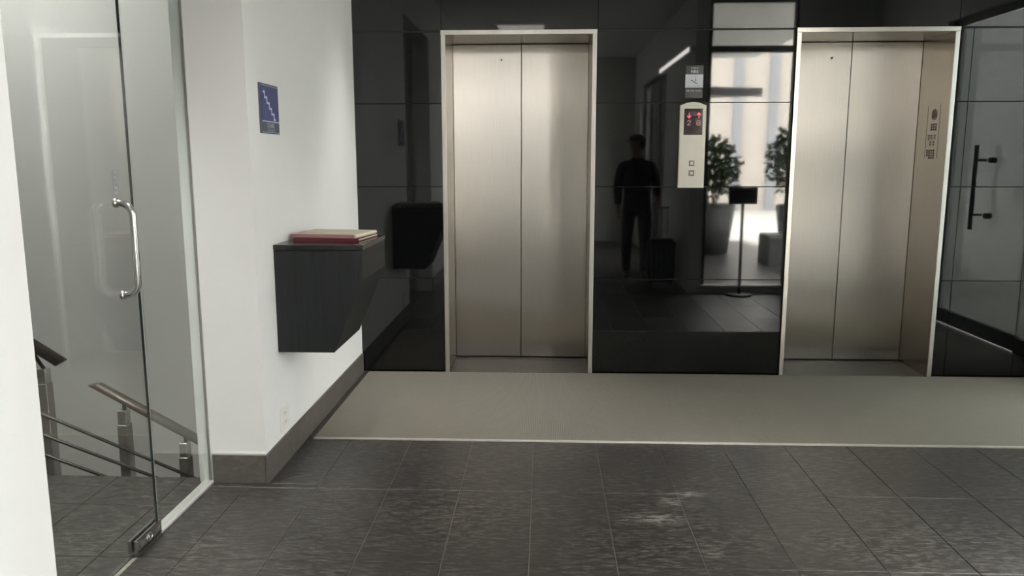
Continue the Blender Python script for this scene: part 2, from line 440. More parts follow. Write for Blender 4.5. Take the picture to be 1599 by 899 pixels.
for x0 in xs:
    x1 = x0 + TW
    for y0 in [-1.97 + TL * k for k in range(-11, 4)]:
        y1 = y0 + TL
        lobby_x0, lobby_x1 = max(x0, -0.245), min(x1, 4.74)
        yy0, yy1 = max(y0, -9.0), min(y1, -0.002)
        if lobby_x1 - lobby_x0 > 0.01 and yy1 - yy0 > 0.01:
            sh = y0 >= -3.26
            if yy1 > -1.92 and lobby_x0 < 0.0:
                if yy0 < -1.93: tile(lobby_x0, lobby_x1, yy0, -1.925)
                lobby_x0 = max(lobby_x0, 0.0)
                if lobby_x1 - lobby_x0 < 0.02: continue
                if yy0 < -1.93 and x0 < 0: yy0 = -1.925
            if sh: tile(lobby_x0, lobby_x1, yy0, yy1)
            else: box(far_rest, lobby_x0 + GAP, lobby_x1 - GAP, yy0 + GAP, yy1 - GAP, -0.012, -0.0002)
        lx0, lx1 = max(x0, -2.9), min(x1, -0.262)
        ly0, ly1 = max(y0, -9.0), min(y1, -2.17)
        if lx1 - lx0 > 0.01 and ly1 - ly0 > 0.01:
            if y0 >= -3.9 and x0 > -2.4: tile(lx0, lx1, ly0, ly1)
            else: box(far_rest, lx0 + GAP, lx1 - GAP, ly0 + GAP, ly1 - GAP, -0.012, -0.0002)
    lx0, lx1 = max(x0, -2.9), min(x1, -0.262)
    if lx1 - lx0 > 0.01:
        tile(lx0, lx1, -2.17, -1.868, 'nosing_tile')
obj('tile_field', far_rest, 'tile', floor, kind='stuff')

# ---- ceiling
ceiling = bx('ceiling', (-3.0, 4.9, -9.2, 0.6, CEIL, CEIL + 0.12), 'ceil', kind=S, label='plain pale ceiling over the lobby', cat='ceiling')

# ---- left wall and the wall in the foreground
wl_ = bmesh.new(); box(wl_, -0.31, 0.0, -1.92, 0.0, -3.0, CEIL)
obj('wall_left', wl_, 'paint', kind=S, label='white painted wall left of the lifts, with the stairs sign and drop box', cat='wall')
wn_ = bmesh.new(); box(wn_, -0.31, 0.0, -9.0, -3.432, -0.0, CEIL)
obj('wall_near', wn_, 'paint', kind=S, label='bright white wall edge in front of the glass door', cat='wall')
hd = bmesh.new(); box(hd, -0.31, 0.0, -3.432, -1.92, 2.72, CEIL)
obj('wall_over_glass_door', hd, 'paint', kind=S, label='white wall piece above the glass door', cat='wall')

# ---- skirtings
def skirting(name, pieces, label):
    t = thing(name, label, 'skirting', (0, 0, 0), kind=S)
    for (d, cut) in pieces:
        bm = bmesh.new(); box(bm, *d, bev=0.0015); obj('stone_strip', bm, 'skirting', t)
        if cut:
            bm = bmesh.new(); box(bm, *cut); obj('caulk_line', bm, 'caulk', t, label='pale caulk along the top edge')
    return t
SK = 0.135
skirting('baseboard_left', [((0.0, 0.012, -0.64, -0.024, 0.0, SK), None), ((0.0, 0.012, -1.28, -0.643, 0.0, SK), None),
                            ((0.0, 0.012, -1.932, -1.283, 0.0, SK), None),
                            ((-0.243, -0.002, -1.932, -1.92, 0.0, SK), (-0.243, 0.0, -1.931, -1.92, SK, SK + 0.005))],
         'dark slate skirting along the white wall beside the mat')
skirting('baseboard_near', [((0.0, 0.012, -9.0, -3.432, 0.0, SK), None)], 'dark slate skirting of the foreground wall')

# ---- back wall: dark backing with separate polished slabs
back = bmesh.new()
for d in ((-0.31, 0.58, 0.014, 0.55, 0.0, CEIL), (1.58, 2.845, 0.014, 0.55, 0.0, CEIL), (3.85, 4.9, 0.014, 0.55, 0.0, CEIL),
          (0.58, 1.58, 0.014, 0.55, 2.27, CEIL), (2.845, 3.85, 0.014, 0.55, 2.27, CEIL)):
    box(back, *d)
back = obj('wall_back', back, 'joint', kind=S, label='polished black granite wall around the two lifts', cat='wall')
rows = [0.004, 0.656, 1.2715, 1.811, 2.262, 2.78, CEIL]
cols_low = [(0.0, 0.58), (1.58, 2.845), (3.85, 3.944), (3.944, 4.388), (4.388, 4.74)]
cols_top = [(0.0, 0.58), (0.58, 1.587), (1.587, 2.84), (2.84, 3.85), (3.85, 4.388), (4.388, 4.74)]
G = 0.0022
for r in range(6):
    z0, z1 = rows[r] + G, rows[r + 1] - G
    for (a, b) in (cols_low if r < 4 else cols_top):
        zz = z0 if r != 4 else max(z0, 2.27)
        bm = bmesh.new(); box(bm, a + G * 0.5, b - G * 0.5, 0.0, 0.02, zz, z1, bev=0.0012)
        obj('granite_slab', bm, 'granite', back)

# ---- far walls of the room behind the viewer
bx('wall_end', (-0.31, 2.95, -9.15, -9.0, 0.0, CEIL), 'endpaint', kind=S, label='grey wall closing the corridor', cat='wall')
sw = bmesh.new()
box(sw, 2.83, 2.97, -5.40, -3.4, 0.0, CEIL); box(sw, 2.83, 2.97, -9.0, -8.10, 0.0, CEIL)
box(sw, 2.83, 2.97, -8.10, -5.40, 2.62, CEIL); box(sw, 2.83, 2.97, -8.10, -5.40, 0.0, 0.08)
obj('wall_side', sw, 'paint', kind=S, label='white corridor wall opposite the glass door', cat='wall')
fw = bmesh.new()
box(fw, 3.90, 4.90, -3.52, -3.40, 0.0, CEIL)
box(fw, 2.97, 3.90, -3.52, -3.40, 3.10, CEIL)
box(fw, 2.97, 3.90, -3.52, -3.40, 0.0, 0.06)
obj('wall_front', fw, 'paint', kind=S, label='white wall holding the tall window', cat='wall')
rw = bmesh.new()
box(rw, 4.74, 4.90, -0.30, 0.0, 0.0, CEIL)
box(rw, 4.74, 4.90, -3.40, -2.0, 0.0, CEIL)
box(rw, 4.74, 4.90, -2.0, -0.30, 2.62, CEIL)
obj('wall_right', rw, 'paint', kind=S, label='white wall around the glazed side entrance', cat='wall')

# ---- tall window facing away from the lifts
win = thing('window_2', 'tall window behind the camera, mirrored in the black wall', 'window', (2.97, -3.46, 0.06), kind=S)
for d in ((2.97, 3.01, -3.49, -3.43, 0.06, 3.10), (3.86, 3.90, -3.49, -3.43, 0.06, 3.10), (2.97, 3.90, -3.49, -3.43, 3.06, 3.10),
          (2.97, 3.90, -3.49, -3.43, 2.56, 2.63)):
    bx('frame_bar', d, 'frame', win, 0.003)
bx('sill_board', (2.95, 3.90, -3.50, -3.36, 0.06, 0.085), 'plastic', win, 0.003, label='white sill board')
for d in ((3.01, 3.86, -3.464, -3.456, 0.085, 2.56), (3.01, 3.86, -3.464, -3.456, 2.63, 3.06)):
    bx('pane', d, 'winglass', win)

# ---- wide corridor window in the side wall
w4 = thing('window_4', 'wide corridor window in the side wall, facing the glass door side', 'window', (2.90, -5.40, 0.08), kind=S)
for y in (-8.10, -7.20, -6.32, -5.445):
    bx('frame_bar', (2.87, 2.93, y, y + 0.045, 0.08, 2.62), 'frame', w4, 0.003)
for z in (0.08, 2.575):
    bx('frame_bar', (2.87, 2.93, -8.10, -5.40, z, z + 0.045), 'frame', w4, 0.003)
for (a, b) in ((-8.055, -7.20), (-7.155, -6.32), (-6.275, -5.445)):
    bx('pane', (2.896, 2.904, a, b, 0.125, 2.575), 'winglass', w4)
bx('wall_sky_screen', (2.97, 3.75, -8.45, -8.20, -0.15, CEIL), 'canopy', kind=S, label='added dark wall screening bright sky outside the corridor window', cat='wall')  # added wall, keeps bright sky behind this window out of the granite reflection

# ---- glazed side entrance on the right
ent = thing('window_3', 'tinted sidelight with dark frame in the right wall', 'window', (4.82, -0.30, 0.0), kind=S)
for d in ((4.79, 4.85, -0.345, -0.30, 0.0, 2.62), (4.79, 4.85, -2.0, -1.955, 0.0, 2.62), (4.79, 4.85, -1.955, -0.345, 2.56, 2.62),
          (4.79, 4.85, -0.70, -0.345, 0.0, 0.12)):
    bx('frame_bar', d, 'frame', ent, 0.003)
bx('pane', (4.815, 4.825, -0.705, -0.345, 0.12, 2.56), 'tintglass', ent)
sd = thing('door_4', 'tinted glass side door with a long dark pull bar', 'door', (4.82, -1.95, 0.0), kind=S)
bx('pane', (4.815, 4.825, -1.95, -0.712, 0.012, 2.555), 'tintglass', sd)
bx('bottom_rail', (4.80, 4.84, -1.95, -0.712, 0.01, 0.13), 'frame', sd, 0.003)
bm = bmesh.new(); tube(bm, [(4.73, -1.34, 0.88), (4.73, -1.34, 1.56)], 0.017, 12)
for z in (1.0, 1.44):
    tube(bm, [(4.73, -1.34, z), (4.815, -1.34, z)], 0.010, 10)
    disc(bm, (4.812, -1.20, z), (-1, 0, 0), 0.022, 0.05, 14)
obj('pull_bar', bm, 'rubber', sd)

# ---- stair hall beyond the glass
bx('wall_stair_back', (-2.9, -0.31, -0.76, -0.62, -3.0, CEIL), 'stairpaint', kind=S, label='grey white wall behind the stair railing', cat='wall')
bx('wall_stair_left', (-3.05, -2.9, -9.0, -0.62, -3.0, CEIL), 'stairpaint', kind=S, label='stair hall side wall', cat='wall')
bx('wall_stair_end', (-2.9, -0.31, -9.15, -9.0, 0.0, CEIL), 'stairpaint', kind=S, label='stair hall end wall', cat='wall')
bx('wall_stair_under', (-2.9, -0.31, -2.0, -1.872, -3.0, -0.205), 'stairpaint', kind=S, label='wall below the landing edge', cat='wall')
bx('floor_stair', (-2.9, -0.31, -2.0, -0.62, -3.15, -3.0), 'step', kind=S, label='floor at the foot of the stairs', cat='floor')

stairs = thing('stairs', 'dark slate flight going down behind the glass door', 'stairs', (-1.9, -1.3, -3.0), kind=S)
n_step = 7
for k in range(n_step):
    x0 = -2.35 + 0.29 * k
    zt = -0.165 * (k + 1)
    bm = bmesh.new(); box(bm, x0, min(x0 + 0.31, -0.312), -1.868, -0.765, zt - 0.05, zt, bev=0.004)
    obj('step', bm, 'step', stairs)
    bm = bmesh.new(); box(bm, x0, x0 + 0.02, -1.868, -0.765, zt - 0.001, zt + 0.165 - 0.0)
    obj('riser', bm, 'stairpaint', stairs)

# ---- lift doors
def lift(idx, x0, x1, seam, key_x, label):
    d = thing('door_%d' % idx, label, 'door', ((x0 + x1) / 2, 0.2, 0.0), kind=S)
    bx('jamb', (x0, x0 + 0.025, -0.014, 0.46, 0.0, 2.241), 'steel_side', d, 0.0015)
    bx('jamb', (x1 - 0.025, x1, -0.014, 0.46, 0.0, 2.241), 'steel_side', d, 0.0015)
    # satin front faces of the frame
    bx('frame_face', (x0 - 0.002, x0 + 0.026, -0.020, -0.012, 0.0, 2.241), 'steel_frame', d, 0.001)
    bx('frame_face', (x1 - 0.026, x1 + 0.002, -0.020, -0.012, 0.0, 2.241), 'steel_frame', d, 0.001)
    bx('frame_head', (x0 - 0.003, x1 + 0.003, -0.021, -0.010, 2.241, 2.269), 'steel_frame', d, 0.001)
    bx('head_soffit', (x0, x1, -0.010, 0.46, 2.241, 2.266), 'steel_side', d)
    for (a, b) in ((x0 + 0.027, seam - 0.0022), (seam + 0.0022, x1 - 0.027)):
        bx('door_panel', (a, b, 0.412, 0.44, 0.014, 2.236), 'steel', d, 0.0015)
    bx('shaft_backing', (x0, x1, 0.452, 0.47, 0.0, 2.26), 'dark', d)
    bx('stone_threshold', (x0 + 0.026, x1 - 0.026, -0.004, 0.352, -0.01, 0.004), 'stone_sill', d)
    bm = bmesh.new()
    for q in range(4):
        box(bm, x0 + 0.026, x1 - 0.026, 0.355 + q * 0.022, 0.372 + q * 0.022, -0.01, 0.006)
    obj('sill_track', bm, 'sill', d)
    bm = bmesh.new(); disc(bm, (key_x, 0.4125, 2.135), (0, -1, 0), 0.009, 0.003, 16)
    k = obj('keyhole', bm, 'satin', d)
    bm = bmesh.new(); disc(bm, (key_x, 0.410, 2.135), (0, -1, 0), 0.0055, 0.0012, 12)
    obj('key_slot', bm, 'dark', k)
    return d
lift(1, 0.58, 1.58, 1.085, 0.947, 'closed stainless steel lift doors nearest the white wall')
d2 = lift(2, 2.845, 3.85, 3.349, 3.215, 'closed stainless steel lift doors right of the call panel')
# engraved notice on the right reveal of the second lift (illegible strokes and a ringed emblem)
bm = bmesh.new()
EX, EY, EZ = 3.8245, 0.185, 1.74
for rad in (0.034, 0.022):
    ring = [(EX, EY - 0.01 + rad * math.cos(2 * math.pi * k / 24), EZ + rad * math.sin(2 * math.pi * k / 24)) for k in range(25)]
    tube(bm, ring, 0.0022, 5, cap=False)
tube(bm, [(EX, EY - 0.022, EZ - 0.012), (EX, EY - 0.002, EZ + 0.014)], 0.0025, 5)
tube(bm, [(EX, EY - 0.002, EZ - 0.012), (EX, EY - 0.018, EZ + 0.008)], 0.0025, 5)
for (c, n, z_top, h) in ((-0.05, 3, 1.685, 0.0125), (-0.02, 3, 1.685, 0.0125), (0.01, 3, 1.685, 0.0125),
                         (-0.045, 3, 1.61, 0.006), (0.0, 3, 1.61, 0.006), (0.035, 4, 1.61, 0.005),
                         (-0.035, 2, 1.57, 0.012), (0.01, 2, 1.57, 0.012),
                         (-0.045, 4, 1.515, 0.012), (-0.015, 4, 1.515, 0.012), (0.015, 4, 1.515, 0.012), (0.045, 3, 1.515, 0.012)):
    for q in range(n):
        box(bm, EX - 0.0008, EX + 0.001, EY + c, EY + c + 0.016, z_top - (q + 1) * (h + 0.004), z_top - q * (h + 0.004) - 0.004)
obj('engraved_notice', bm, 'engrave', d2, label='dark red engraved notice with a ringed emblem on the steel reveal')
bm = bmesh.new()
for (y0, y1, z0, z1) in ((0.10, 0.27, 1.455, 1.457), (0.10, 0.27, 1.80, 1.802), (0.10, 0.1015, 1.455, 1.802), (0.2685, 0.27, 1.455, 1.802)):
    box(bm, EX - 0.0006, EX + 0.001, y0, y1, z0, z1)
obj('notice_outline', bm, 'steel_side', d2)

# ---- glass door and fixed pane on the left
GX = -0.26
w1 = thing('window_1', 'fixed clear glass strip between white wall and glass door', 'window', (GX, -1.92, 0.0), kind=S)
bx('pane', (GX - 0.005, GX + 0.005, -2.418, -1.924, 0.012, 2.72), 'glass', w1)
bx('pane_edge', (GX - 0.0048, GX + 0.0048, -2.4195, -2.4182, 0.012, 2.72), 'edge_light', w1)
bm = bmesh.new()
box(bm, GX - 0.030, GX + 0.020, -2.420, -1.922, 0.0, 0.011, bev=0.0015)
obj('floor_channel', bm, 'alu', w1, label='pale aluminium floor channel')
bx('wall_seal', (GX - 0.006, GX + 0.006, -1.924, -1.920, 0.012, 2.72), 'caulk', w1)
d3 = thing('door_3', 'clear glass door with steel pull handle, left of the white wall', 'door', (GX, -2.424, 0.0), kind=S)
bx('pane', (GX - 0.005, GX + 0.005, -3.36, -2.424, 0.012, 2.70), 'glass', d3)
bx('pane_edge', (GX - 0.0048, GX + 0.0048, -2.4234, -2.4222, 0.05, 2.70), 'glassedge', d3)
bx('post', (GX - 0.03, GX + 0.03, -3.43, -3.37, 0.0, 2.72), 'alu', w1)
for sgn, nm in ((1, 'pull_handle'),):
    r_in, off = 0.045, 0.062
    xw = GX + sgn * 0.005
    z0, z1, yh = 0.973, 1.301, -2.552
    pts = [(xw, yh, z1)]
    for k in range(7):
        a = math.pi / 2 * k / 6
        pts.append((xw + sgn * (off - r_in + r_in * math.sin(a)), yh, z1 - r_in + r_in * math.cos(a)))
    for k in range(7):
        a = math.pi / 2 * k / 6
        pts.append((xw + sgn * (off - r_in + r_in * math.cos(a)), yh, z0 + r_in - r_in * math.sin(a)))
    pts.append((xw, yh, z0))
    bm = bmesh.new(); tube(bm, pts, 0.0125, 16)
    h = obj(nm, bm, 'chrome', d3, label='bent steel handle on the lobby side')
    bm = bmesh.new()
    for z in (z0, z1):
        disc(bm, (xw, yh, z), (sgn, 0, 0), 0.0165, 0.012, 18)
    obj('collar', bm, 'satin', h)
pf = bmesh.new()
for sgn in (1, -1):
    xa, xb = sorted((GX + sgn * 0.005, GX + sgn * 0.019))
    box(pf, xa, xb, -2.612, -2.424, 0.010, 0.062, bev=0.003)
pf = obj('lock_fitting', pf, 'chrome', d3, label='chrome lock fitting at the bottom corner')
bm = bmesh.new(); tube(bm, [(GX + 0.019, -2.520 + 0.020 * math.cos(2 * math.pi * k / 20), 0.036 + 0.014 * math.sin(2 * math.pi * k / 20)) for k in range(21)], 0.0025, 6, cap=False)
disc(bm, (GX + 0.018, -2.520, 0.036), (1, 0, 0), 0.008, 0.004, 14)
for q in range(4):
    for c in (-2.585, -2.475):
        box(bm, GX + 0.0185, GX + 0.021, c + q * 0.010, c + q * 0.010 + 0.005, 0.028, 0.044)
obj('lock_cylinder', bm, 'satin', pf)
bm = bmesh.new(); box(bm, GX + 0.0185, GX + 0.0205, -2.602, -2.434, 0.013, 0.018)
obj('dark_slot', bm, 'dark', pf)
bm = bmesh.new(); box(bm, GX + 0.0051, GX + 0.0058, -2.549, -2.527, 1.330, 1.412)
lb = obj('door_sticker', bm, 'signgrey', d3, label='small upright sticker above the handle')
bm = bmesh.new(); box(bm, GX + 0.0051, GX + 0.0062, -2.552, -2.549, 1.330, 1.412)
for q in range(4): box(bm, GX + 0.0058, GX + 0.0062, -2.543, -2.532, 1.340 + q * 0.018, 1.350 + q * 0.018)
obj('sticker_print', bm, 'post', lb)

# ================================================================== THINGS
# ---- ribbed mat in front of the lifts
mt = bmesh.new(); box(mt, 0.046, 4.70, -1.335, -0.024, 0.0, 0.009, bev=0.002)
mt = obj('entrance_mat', mt, 'carpet', origin=(2.3, -0.7, 0.0), label='long grey ribbed floor mat lying in front of both lifts', cat='mat')
bx('edge_strip', (0.046, 4.70, -1.350, -1.336, 0.0, 0.0095), 'carpet_edge', mt, 0.0015, label='paler front edge strip')

# ---- drop box on the white wall
bxr = thing('wall_drop_box', 'charcoal wedge-shaped drop box hung on the white wall', 'wall box', (0.0, -1.43, 0.55))
bm = bmesh.new()
prism(bm, [(0.0, 0.553), (0.268, 0.553), (0.414, 0.900), (0.414, 1.036), (0.0, 1.036)], 'y', -1.690, -1.180)
bmesh.ops.bevel(bm, geom=list(bm.edges), offset=0.0015, segments=1, affect='EDGES')
obj('body', bm, 'box', bxr)
bm = bmesh.new(); box(bm, 0.0, 0.418, -1.694, -1.176, 1.0385, 1.062, bev=0.0015)
lid_ = obj('lid', bm, 'lid', bxr, label='glossy charcoal lid')
bm = bmesh.new(); box(bm, 0.050, 0.0515, -1.6955, -1.690, 1.040, 1.062)
obj('lid_seam', bm, 'dark', lid_)
bm = bmesh.new(); box(bm, 0.004, 0.410, -1.686, -1.184, 1.034, 1.040)
obj('lid_gap', bm, 'dark', bxr)

def slab_book(name, label, cx, cy, rot, w, l, z0, layers, round_right=True):
    t = thing(name, label, 'book', (cx, cy, z0))
    R = Matrix.Rotation(rot, 3, 'Z')
    z = z0
    for (nm, m, th, inset, lab) in layers:
        bm = bmesh.new()
        hw = w / 2 - inset
        if nm == 'pages' or nm == 'folded_sheets':
            pts = [(-hw, 0), (hw, 0)] + [(hw + th / 2 * math.sin(math.pi * k / 6), th / 2 - th / 2 * math.cos(math.pi * k / 6)) for k in range(1, 6)] + [(hw, th), (-hw, th)]
        else:
            pts = [(-hw, 0), (hw, 0), (hw, th), (-hw, th)]
        prism(bm, pts, 'y', -l / 2 + inset * 0.5, l / 2 - inset * 0.5)
        for v in bm.verts:
            v.co.z += z
            p = R @ Vector((v.co.x, v.co.y, 0)); v.co.x, v.co.y = p.x + cx, p.y + cy
        obj(nm, bm, m, t, label=lab)
        z += th
    return t
bk = slab_book('ledger', 'thin maroon ledger lying flat on the drop box, under the notebook', 0.214, -1.375, math.radians(-6), 0.335, 0.285, 1.062,
          [('cover', 'maroon', 0.003, 0.0, None), ('pages', 'paper', 0.009, 0.006, 'cream page edges'), ('cover', 'maroon', 0.003, 0.0, None)])
slab_book('notebook', 'cream covered notebook with curled page edges, on top of the maroon ledger', 0.206, -1.372, math.radians(-9), 0.335, 0.275, 1.077,
          [('cover', 'cover', 0.002, 0.002, None), ('folded_sheets', 'paper', 0.013, 0.004, 'curled cream sheets'), ('cover', 'cover', 0.002, 0.0, None)])
nb = bpy.data.objects['notebook']
bm = bmesh.new()
prism(bm, [(-0.162, 1.0772), (0.160, 1.0772), (0.160, 1.094), (-0.162, 1.094)], 'y', -0.1405, -0.1375)
R9 = Matrix.Rotation(math.radians(-9), 3, 'Z')
for v in bm.verts:
    p = R9 @ Vector((v.co.x, v.co.y, 0)); v.co.x, v.co.y = p.x + 0.206, p.y - 1.372
obj('spine', bm, 'spine', nb, label='dusty rose spine')
bk_ = bpy.data.objects['ledger']
bm = bmesh.new()
prism(bm, [(-0.1655, 1.0622), (0.1655, 1.0622), (0.1655, 1.0768), (-0.1655, 1.0768)], 'y', -0.1445, -0.1420)
R6 = Matrix.Rotation(math.radians(-6), 3, 'Z')
for v in bm.verts:
    p = R6 @ Vector((v.co.x, v.co.y, 0)); v.co.x, v.co.y = p.x + 0.214, p.y - 1.375
obj('spine', bm, 'maroon', bk_)

# ---- stairs sign
sg = thing('stairs_sign', 'navy stairs sign with white descending step symbol on the white wall', 'sign', (0.0, -1.663, 1.675))
Y0, Y1, Z0, Z1 = -1.784, -1.545, 1.566, 1.784
bx('back_plate', (0.0, 0.008, Y0, Y1, Z0, Z1), 'signbody', sg, 0.001, label='slate grey backing plate')
bx('blue_panel', (0.008, 0.0092, Y0 + 0.010, Y1 - 0.006, 1.622, Z1 - 0.010), 'navy', sg)
for d in ((0.0092, 0.0100, Y0 + 0.012, Y1 - 0.006, 1.617, 1.6215), (0.008, 0.0088, Y0 + 0.012, Y1 - 0.008, Z0 + 0.004, Z0 + 0.0055), (0.008, 0.0088, Y0 + 0.012, Y1 - 0.008, Z1 - 0.0085, Z1 - 0.007)):
    bx('rule_line', d, 'signwhite', sg)
bm = bmesh.new()
su, sv = -1.737, 1.752
dy, dz, tk = 0.0285, 0.0235, 0.0095
box(bm, 0.0092, 0.0104, su - 0.012, su + tk, sv - tk, sv)
for k in range(5):
    box(bm, 0.0092, 0.0104, su, su + tk, sv - dz - tk, sv - tk)
    box(bm, 0.0092, 0.0104, su, su + dy + tk, sv - dz - tk, sv - dz) if k < 4 else box(bm, 0.0092, 0.0104, su, su + 0.024, sv - dz - tk, sv - dz)
    su += dy; sv -= dz
obj('step_symbol', bm, 'signwhite', sg, label='white descending steps')
obj('lettering', text_bm('STAIRS', 0.092, 0.020, (0.0080, -1.662, 1.602), (0, 1, 0), (0, 0, 1), (1, 0, 0), 0.0014), 'signgrey', sg)
bm = bmesh.new()
for i in range(12):
    for j in range(3):
        if (i * 7 + j * 5) % 4 != 0:
            disc(bm, (0.0078, -1.706 + i * 0.008, 1.586 - j * 0.0055), (1, 0, 0), 0.0019, 0.0014, 6)
obj('braille_dots', bm, 'signgrey', sg)

# ---- wall outlet plate
oc = thing('outlet_plate', 'white outlet cover low on the white wall', 'outlet', (0.0, -1.653, 0.22))
bx('plate', (0.0, 0.006, -1.712, -1.594, 0.160, 0.278), 'plastic', oc, 0.002)
for z in (0.188, 0.232):
    so = bx('socket', (0.006, 0.008, -1.675, -1.631, z, z + 0.026), 'plastic', oc, 0.001)
    for y in (-1.664, -1.646): bx('slot', (0.008, 0.0083, y, y + 0.003, z + 0.008, z + 0.019), 'dark', so)

# ---- call panel
cp = thing('lift_call_panel', 'pale upright call panel with red display between the two lifts', 'call panel', (2.208, 0.0, 1.54))
bm = bmesh.new()
pts = [(2.124, 1.265), (2.292, 1.265), (2.292, 1.792)]
for k in range(1, 10):
    a = k / 10
    pts.append((2.292 - 0.168 * a, 1.792 + 0.022 * math.sin(math.pi * a)))
pts.append((2.124, 1.792))
prism(bm, pts, 'y', -0.016, 0.0)
bmesh.ops.bevel(bm, geom=[e for e in bm.edges if all(abs(v.co.y + 0.016) < 1e-5 for v in e.verts)], offset=0.004, segments=2, affect='EDGES')
obj('face_plate', bm, 'panelsteel', cp)
bm = bmesh.new(); box(bm, 2.150, 2.270, -0.0175, -0.012, 1.605, 1.772, bev=0.001)
dp = obj('display', bm, 'display', cp, label='dark display with red arrows and floor marks')
def arrow(cx, cz, s, up):
    bm = bmesh.new(); k = 1 if up else -1
    pts = [(-0.13, -1), (0.13, -1), (0.13, 0.25), (0.62, -0.1), (0.72, 0.2), (0.0, 1.0), (-0.72, 0.2), (-0.62, -0.1), (-0.13, 0.25)]
    prism(bm, [(cx + x * s, cz + z * s * k) for x, z in pts], 'y', -0.0186, -0.0174)
    return bm
obj('down_arrow', arrow(2.182, 1.727, 0.018, False), 'led', dp)
obj('up_arrow', arrow(2.244, 1.731, 0.018, True), 'led', dp)
def dots(rowsx, cx, cz, s):
    bm = bmesh.new()
    for j, r in enumerate(rowsx):
        for i, ch in enumerate(r):
            if ch == '#': box(bm, cx + (i - len(r) / 2) * s, cx + (i - len(r) / 2) * s + s * 0.75, -0.0186, -0.0174, cz - (j - 3) * s, cz - (j - 3) * s + s * 0.75)
    return bm
obj('floor_mark', dots(('.###.', '#...#', '....#', '...#.', '..#..', '.#...', '#####'), 2.183, 1.680, 0.0048), 'led2', dp)
obj('floor_mark', dots(('.###.', '#...#', '#....', '#.###', '#...#', '#...#', '.###.'), 2.243, 1.680, 0.0048), 'led2', dp)
for z in (1.424, 1.361):
    bm = bmesh.new(); box(bm, 2.192, 2.226, -0.021, -0.014, z - 0.017, z + 0.017, bev=0.002)
    b_ = obj('button', bm, 'button', cp)
    bm = bmesh.new(); box(bm, 2.200, 2.218, -0.0222, -0.0208, z - 0.009, z + 0.009, bev=0.001)
    obj('button_cap', bm, 'post', b_)
bm = bmesh.new()
for z in (1.7855, 1.7905): box(bm, 2.175, 2.242, -0.0166, -0.0155, z, z + 0.0012)
obj('plate_line', bm, 'signgrey', cp)

# ---- fire notice
fn = thing('fire_notice', 'small black and white fire notice on the black wall above the call panel', 'notice', (2.21, 0.0, 1.94))
bx('card', (2.155, 2.266, -0.0016, 0.0, 1.840, 2.042), 'notice', fn)
pc = bx('picture_field', (2.153, 2.266, -0.0024, -0.0014, 1.905, 1.987), 'signwhite', fn)
obj('lettering', text_bm('IN CASE OF', 0.046, 0.008, (2.210, -0.0016, 2.027), (1, 0, 0), (0, 0, 1), (0, -1, 0)), 'signwhite', fn)
obj('lettering', text_bm('FIRE', 0.046, 0.018, (2.211, -0.0016, 2.005), (1, 0, 0), (0, 0, 1), (0, -1, 0)), 'signwhite', fn)
obj('lettering', text_bm('USE THE STAIRS', 0.098, 0.011, (2.208, -0.0016, 1.885), (1, 0, 0), (0, 0, 1), (0, -1, 0)), 'signwhite', fn)
bm = bmesh.new()
for k in range(5):
    box(bm, 2.186 + k * 0.008, 2.198 + k * 0.008, -0.0030, -0.0023, 1.949 - k * 0.005, 1.9525 - k * 0.005)
    box(bm, 2.1945 + k * 0.008, 2.198 + k * 0.008, -0.0030, -0.0023, 1.944 - k * 0.005, 1.9525 - k * 0.005)
box(bm, 2.2185, 2.2205, -0.0030, -0.0023, 1.950, 1.982)
prism(bm, [(2.2155, 1.955), (2.2235, 1.955), (2.2195, 1.941)], 'y', -0.0030, -0.0023)
for z in (1.911, 1.916): box(bm, 2.160, 2.258, -0.0028, -0.0023, z, z + 0.0007)
obj('stair_pictogram', bm, 'notice', pc)

# ---- stair railing behind the glass
rl = thing('stair_railing', 'steel post and bar railing with brown handrail behind the glass door', 'railing', (-0.9, -1.7, -1.0))
YR = -1.70
def rail_seg(p0, p1, r, skew0, skew1, yw):
    """round-shouldered handrail with obliquely cut ends"""
    bm = bmesh.new(); seg = 14; rings = []
    for (p, sk) in ((p0, skew0), (p1, skew1)):
        d = (Vector(p1) - Vector(p0)).normalized(); n = Vector((-d.z, 0, d.x))
        if n.z < 0: n = -n
        rings.append([bm.verts.new(Vector(p) + n * r * math.cos(2 * math.pi * k / seg) + Vector((0, 1, 0)) * yw * math.sin(2 * math.pi * k / seg) + d * sk * math.cos(2 * math.pi * k / seg)) for k in range(seg)])
    fs = [bm.faces.new((rings[0][k], rings[0][(k + 1) % seg], rings[1][(k + 1) % seg], rings[1][k])) for k in range(seg)]
    for f in fs: f.smooth = True
    fs += [bm.faces.new(rings[0]), bm.faces.new(rings[1])]
    bmesh.ops.recalc_face_normals(bm, faces=fs)
    return bm
obj('handrail', rail_seg((-0.895, YR, 0.390), (-0.335, YR, 0.078), 0.0215, 0.026, 0.0, 0.024), 'rail', rl)
obj('handrail', rail_seg((-1.95, YR - 0.06, 1.120), (-1.010, YR - 0.06, 0.510), 0.027, 0.0, 0.013, 0.028), 'rail', rl)
